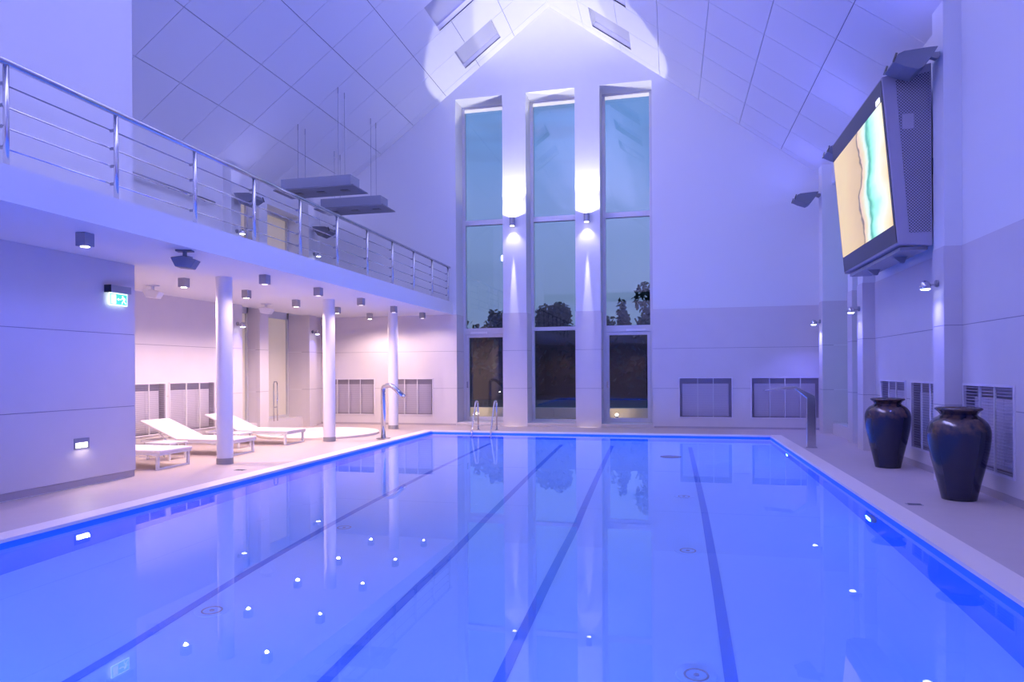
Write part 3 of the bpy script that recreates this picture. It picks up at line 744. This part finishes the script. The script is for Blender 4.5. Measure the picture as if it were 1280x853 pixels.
# ------------------------------------------------------------------ loungers and tables
def lounger(label, loc, up=True):
    t = thing('sun_lounger', label, 'sun lounger', loc, 0, 'white sun loungers under the gallery')
    # local: x=0 foot end, head toward -x; y 0..0.72
    W = .72; z = .27
    bm = B()
    for yy in (0, W-.035): box(bm, -1.92, 0, yy, yy+.035, z-.05, z-.012)
    box(bm, -.035, 0, .035, W-.035, z-.05, z-.012); box(bm, -1.92, -1.885, .035, W-.035, z-.05, z-.012)
    obj('frame', bm, m_white, t, bev=.004)
    for x in (-.075, -1.72):
        for yy in (.0, W-.04): mk('leg', m_white, [(x, x+.04, yy, yy+.04, .025, z-.05)], t)
        mk('foot_bar', m_white, [(x-.002, x+.042, 0, W, 0, .025)], t)
    mk('mattress', m_fabric, [(-1.14, .015, -.005, W+.005, z-.012, z+.03)], t, bev=.012)
    bm = B()
    hx, hz, tx, tz = -1.14, z, -1.92, .59
    prism(bm, [(hx, hz-.012), (hx, hz+.03), (tx, tz+.035), (tx-.012, tz)], 'y', -.005, W+.005); bk = obj('backrest', bm, m_fabric, t, bev=.01)
    for yy in (.04, W-.07):
        bm = B(); tube(bm, [(-1.62, yy, .48), (-1.40, yy, .235)], .012, 8); obj('support_strut', bm, m_white, bk)
    bm = B(); tube(bm, [(-.5, .02, .23), (-.36, -.0, .2), (-.2, .02, .19), (-.06, .3, .25)], .006, 6); obj('strap', bm, m_white, t)
    return t
l1 = lounger('white sun lounger nearest, only its foot end showing past the inner wall', (-7.68, 9.0, 0))
dup(l1, (-7.64, 10.72, 0), None, 'white sun lounger with raised back left of the nearest column')
dup(l1, (-7.66, 12.55, 0), None, 'white sun lounger with raised back right of the nearest column')
def table(label, loc):
    t = thing('side_table', label, 'side table', loc, 0, 'low side tables between the loungers')
    mk('table_top', m_white, [(0, .5, 0, .46, .27, .30)], t, bev=.004)
    for x in (.02, .45):
        for y in (.02, .41): mk('leg', m_white, [(x, x+.03, y, y+.03, 0, .27)], t)
table('low white side table beside the nearest lounger', (-8.82, 9.98, 0))
table('low white side table behind the nearest column', (-8.74, 11.78, 0))
# rolled towel / round whirlpool
t = thing('whirlpool', 'low round whirlpool basin in the floor behind the middle column', 'whirlpool', (-8.26, 14.95, 0))
bm = B(); lathe(bm, [(1.42, 0), (1.42, .05), (1.40, .06), (1.22, .06), (1.18, .045), (1.12, .02)], seg=72, cap0=False, cap1=False); obj('rim', bm, m_cope, t, smooth=False)
bm = B(); lathe(bm, [(1.14, .004), (1.12, .02)], seg=72, cap0=True, cap1=False); obj('basin', bm, mat('basin_tile', (.82, .80, .78), .4), t)
bm = B(); lathe(bm, [(1.16, .034), (1.15, .035)], seg=72, cap0=False, cap1=True); obj('cover', bm, mat('whirlpool_cover', (.84, .80, .78), .45), t)

# small handrail on the window ledge
t = thing('ledge_handrail', 'slim chrome handrail standing at the left side windows', 'handrail', (-9.78, 15.42, .262))
for dy in (0, .16):
    bm = B(); tube(bm, [(0, dy, 0), (0, dy, .95)], .014, 8); obj('upright', bm, m_chrome, t, smooth=True)
bm = B(); tube(bm, [(0, 0, .94), (0, .03, 1.0), (0, .13, 1.0), (0, .16, .94)], .014, 8); obj('loop', bm, m_chrome, t, smooth=True)
bm = B(); tube(bm, [(0, 0, .35), (0, .16, .35)], .012, 8); obj('crossbar', bm, m_chrome, t)

# ------------------------------------------------------------------ spouts
def arc(pts, n_=6):
    """rounds interior corners"""
    P = [Vector(p) for p in pts]; out = [P[0]]
    for a, b2, c in zip(P, P[1:], P[2:]):
        r = min(.16, (a-b2).length*.45, (c-b2).length*.45)
        s = b2+(a-b2).normalized()*r; e = b2+(c-b2).normalized()*r
        for i in range(n_+1):
            u = i/n_; out.append((1-u)**2*s+2*u*(1-u)*b2+u*u*e)
    out.append(P[-1]); return out
t = thing('swan_neck_spout', 'polished steel swan-neck spout at the left pool edge', 'water spout', (-6.25, 14.15, 0))
bm = B(); tube(bm, arc([(0, 0, .02), (0, 0, 1.17), (.2, 0, 1.2), (.48, 0, .95)]), .052, 16); obj('neck', bm, m_chrome, t, smooth=True)
bm = B(); lathe(bm, [(.16, .013), (.16, .022), (.13, .03), (.06, .034)], seg=32); obj('base_flange', bm, m_chrome, t)
bm = B(); tube(bm, [(.47, 0, .955), (.50, 0, .93)], .058, 16); obj('nozzle', bm, m_chrome, t)
t = thing('blade_spout', 'flat steel waterfall spout on the right pool deck', 'water spout', (2.62, 13.95, 0))
bm = B(); prism(bm, [(-.10, 0), (.07, 0), (.07, .93), (.05, 1.0), (-.27, 1.17), (-.35, 1.18), (-.36, 1.13), (-.29, 1.11), (-.1, .95)], 'y', -.04, .04); obj('neck', bm, m_steel, t, bev=.012)
bm = B(); prism(bm, [(-.34, 1.125), (-.34, 1.182), (-.7, 1.135), (-.86, 1.10), (-.86, 1.088), (-.6, 1.105)], 'y', -.16, .16); obj('blade', bm, m_steel, t, bev=.003)
mk('base_plate', m_steel, [(-.12, .09, -.06, .06, 0, .01)], t)

# ------------------------------------------------------------------ pool ladder
t = thing('pool_ladder', 'chrome pool ladder at the far edge before the left tall window', 'ladder', (0, 0, 0))
for x in (-4.79, -4.30):
    bm = B()
    tube(bm, arc([(x, 16.75, 0), (x, 16.72, .74), (x, 16.52, .74), (x, 16.14, .0), (x, 16.12, -.85)], 5), .021, 12)
    r_ = obj('side_rail', bm, m_chrome, t, smooth=True)
    bm = B(); lathe(bm, [(.05, 0), (.05, .012), (.024, .02)], x, 16.75, 16); obj('floor_socket', bm, m_chrome, r_)
for z in (-.25, -.5, -.75): mk('rung', m_chrome, [(-4.79, -4.30, 16.09, 16.15, z-.012, z+.012)], t)

# ------------------------------------------------------------------ exit sign
t = thing('exit_sign', 'lit green emergency exit sign with running man on the inner wall', 'exit sign', (XBK+.012, 7.87, 2.45))
mk('housing', m_grey, [(0, .11, 0, .36, .17, .27)], t, bev=.004)
mk('end_cap', m_black, [(0, .112, -.008, 0, .168, .272)], t)
mk('panel', mat('exit_panel', (.9, 1, .95), .4, emit=(.8, 1, .93), estr=1.7), [(.04, .05, .03, .35, 0, .17)], t)
g = mat('exit_green', (.05, .55, .35), .4, emit=(.10, .75, .48), estr=.9)
wm = mat('exit_white', (1, 1, 1), .4, emit=(.9, 1, .95), estr=1.1)
mk('green_field', g, [(.05, .052, .04, .34, .012, .158)], t)
mk('door_symbol', wm, [(.052, .054, .055, .145, .022, .148)], t)
bm = B(); box(bm, .052, .054, .185, .24, .080, .092)
prism(bm, [(.160, .086), (.19, .066), (.19, .106)], 'x', .052, .054); obj('arrow_symbol', bm, wm, t)
bm = B()
def limb(a, b_, w_=.007):
    a, b_ = Vector(a), Vector(b_); d = (b_-a).normalized(); q = Vector((-d.y, d.x))*w_
    prism(bm, [tuple(a+q), tuple(a-q), tuple(b_-q), tuple(b_+q)], 'x', .052, .054)
prism(bm, [(.262+.012*math.cos(k*PI/4), .132+.012*math.sin(k*PI/4)) for k in range(8)], 'x', .052, .054)
limb((.268, .118), (.285, .07), .011); limb((.285, .07), (.255, .052)); limb((.255, .052), (.25, .025)); limb((.285, .07), (.302, .045)); limb((.302, .045), (.325, .03)); limb((.268, .115), (.240, .095)); limb((.272, .115), (.305, .10)); limb((.305, .10), (.31, .08), .005)
obj('running_man_symbol', bm, wm, t)
# step light
t = thing('step_light', 'small recessed step light low on the inner wall', 'wall light', (XBK+.012, 7.36, .50))
mk('frame', m_grey, [(0, .006, 0, .24, 0, .02), (0, .006, 0, .24, .12, .145), (0, .006, 0, .025, .02, .12), (0, .006, .215, .24, .02, .12)], t)
mk('lens', mat('step_lens', (1, 1, 1), .4, emit=(1, .97, .8), estr=4), [(.0, .003, .025, .215, .02, .085)], t)
mk('recess', m_vent, [(.0, .002, .025, .215, .085, .12)], t)
area('step_glow', (XBK+.04, 7.48, .55), (1, 0, -.6), .18, .05, 2.0, (1, .85, .6))

# ------------------------------------------------------------------ outside: terrace, low wall, hedge, trees
mk('terrace', mat('terrace_paving', (.42, .33, .24), .8, var=.1), [(-24, 16, YG+.1, 24, -.2, .0)]).update({}) if False else None
ter = mk('terrace', mat('terrace_paving', (.42, .33, .24), .8, var=.1), [(-24, 16, YG+.1, 22.2, -.2, -.001)])
ter['kind'] = 'structure'; ter.name = 'trim_5'
gr = mk('ground', mat('dark_grass', (.02, .03, .02), .9), [(-90, 80, 22.2, 140, -.4, -.05)]); gr['kind'] = 'structure'; gr.name = 'trim_6'
gw = thing('garden_wall', 'low pale wall seen through the bottom of the tall windows', 'wall', (0, 21.3, 0))
for i in range(9): mk('stone_block', mat('garden_stone', (.62, .56, .44), .8, var=.06), [(-10+i*1.6, -8.41+i*1.6, 0, .3, 0, .32)], gw)
for i, (x, lb) in enumerate(((-6.0, 'outside, left'), (-1.6, 'outside, right'))):
    t = thing('garden_light', 'small warm garden light at the foot of the pale wall, ' + ('seen through the left window' if i == 0 else 'seen through the right window'), 'garden light', (x, 20.9, 0))
    bm = B(); lathe(bm, [(.05, 0), (.05, .12)], seg=12); obj('stem', bm, m_grey, t)
    bm = B(); lathe(bm, [(.045, .12), (.045, .18)], seg=12); obj('lens', bm, m_lens, t)
    l = bpy.data.lights.new('garden_glow', 'POINT'); l.energy = 9; l.color = (1, .78, .5); l.shadow_soft_size = .06
    o = bpy.data.objects.new('garden_glow', l); o.location = (x, 20.8, .3); C.objects.link(o)
def leaves(bm, cx, cy_, cz, rx, ry, rz, n_, s):
    for _ in range(n_):
        while True:
            p = Vector((random.uniform(-1, 1), random.uniform(-1, 1), random.uniform(-1, 1)))
            if p.length < 1: break
        p = p*(.75+.25*random.random())
        c = Vector((cx+p.x*rx, cy_+p.y*ry, cz+p.z*rz)); a = Vector((random.gauss(0, 1), random.gauss(0, 1), random.gauss(0, 1))).normalized()*s*random.uniform(.5, 1.2)
        b2 = a.orthogonal().normalized()*s*random.uniform(.4, .8)
        bm.faces.new([bm.verts.new(c+a), bm.verts.new(c+b2), bm.verts.new(c-a), bm.verts.new(c-b2)])
def tree(label, x, y, h, wdt, n_=900, s=.16, grp='trees beyond the windows'):
    t = thing('tree', label, 'tree', (x, y, 0), 0, grp)
    bm = B(); tube(bm, [(0, 0, -.1), (.05, 0, h*.5), (0, .05, h*.85)], .11, 8); tube(bm, [(0, 0, h*.45), (wdt*.3, 0, h*.72)], .05, 6); tube(bm, [(0, 0, h*.4), (-wdt*.3, 0, h*.66)], .05, 6)
    obj('trunk', bm, m_bark, t)
    bm = B()
    for k in range(9):
        a = random.uniform(0, 6.28); rr = random.uniform(.1, .55)*wdt/2
        leaves(bm, rr*math.cos(a), rr*math.sin(a), h*random.uniform(.42, .84), wdt*.24, wdt*.24, h*.15, n_//9, s)
    obj('crown', bm, m_leaf, t)
tree('dark tree standing in the middle window', -6.85, 40, 6.1, 2.9, 2400)
tree('small dark tree at the right side of the middle window', -5.9, 43.5, 4.9, 1.2, 500)
tree('small dark tree at the left side of the middle window', -8.9, 43.5, 4.6, 1.4, 500)
tree('slender dark tree rising in the right window', -2.65, 40, 5.9, 1.5, 1300)
tree('broad dense dark tree at the right edge of the right window', -1.0, 38, 6.6, 3.0, 1900)
tree('low dark tree at the left side of the right window', -3.6, 41, 5.0, 1.5, 600)
tree('low dark tree at the right side of the left window', -10.3, 40, 5.7, 2.2, 1300)
tree('low dark tree at the left side of the left window', -12.6, 40, 5.2, 2.2, 1100)
hd = thing('hedge', 'long dark hedge across the garden behind the tall windows', 'hedge', (0, 36, 0))
bm = B()
for k in range(60): leaves(bm, -20+k*.5, 0, 2.15+random.uniform(-.35, .35), .6, .6, 2.1, 130, .2)
obj('foliage', bm, m_leaf, hd, kind='stuff')
mk('inner_growth', m_bark, [(-20, 10, -.3, .3, -.05, 3.6)], hd)

# rear gallery warm downlights (seen in the window reflections)
for x in (-6.5, -4.2, -2.0, 1.8):
    spot('rear_downlight', (x, YREAR+1.0, ZS0-.02), (0, -.15, -1), 110, .8, 60, (1, .62, .38), .05)
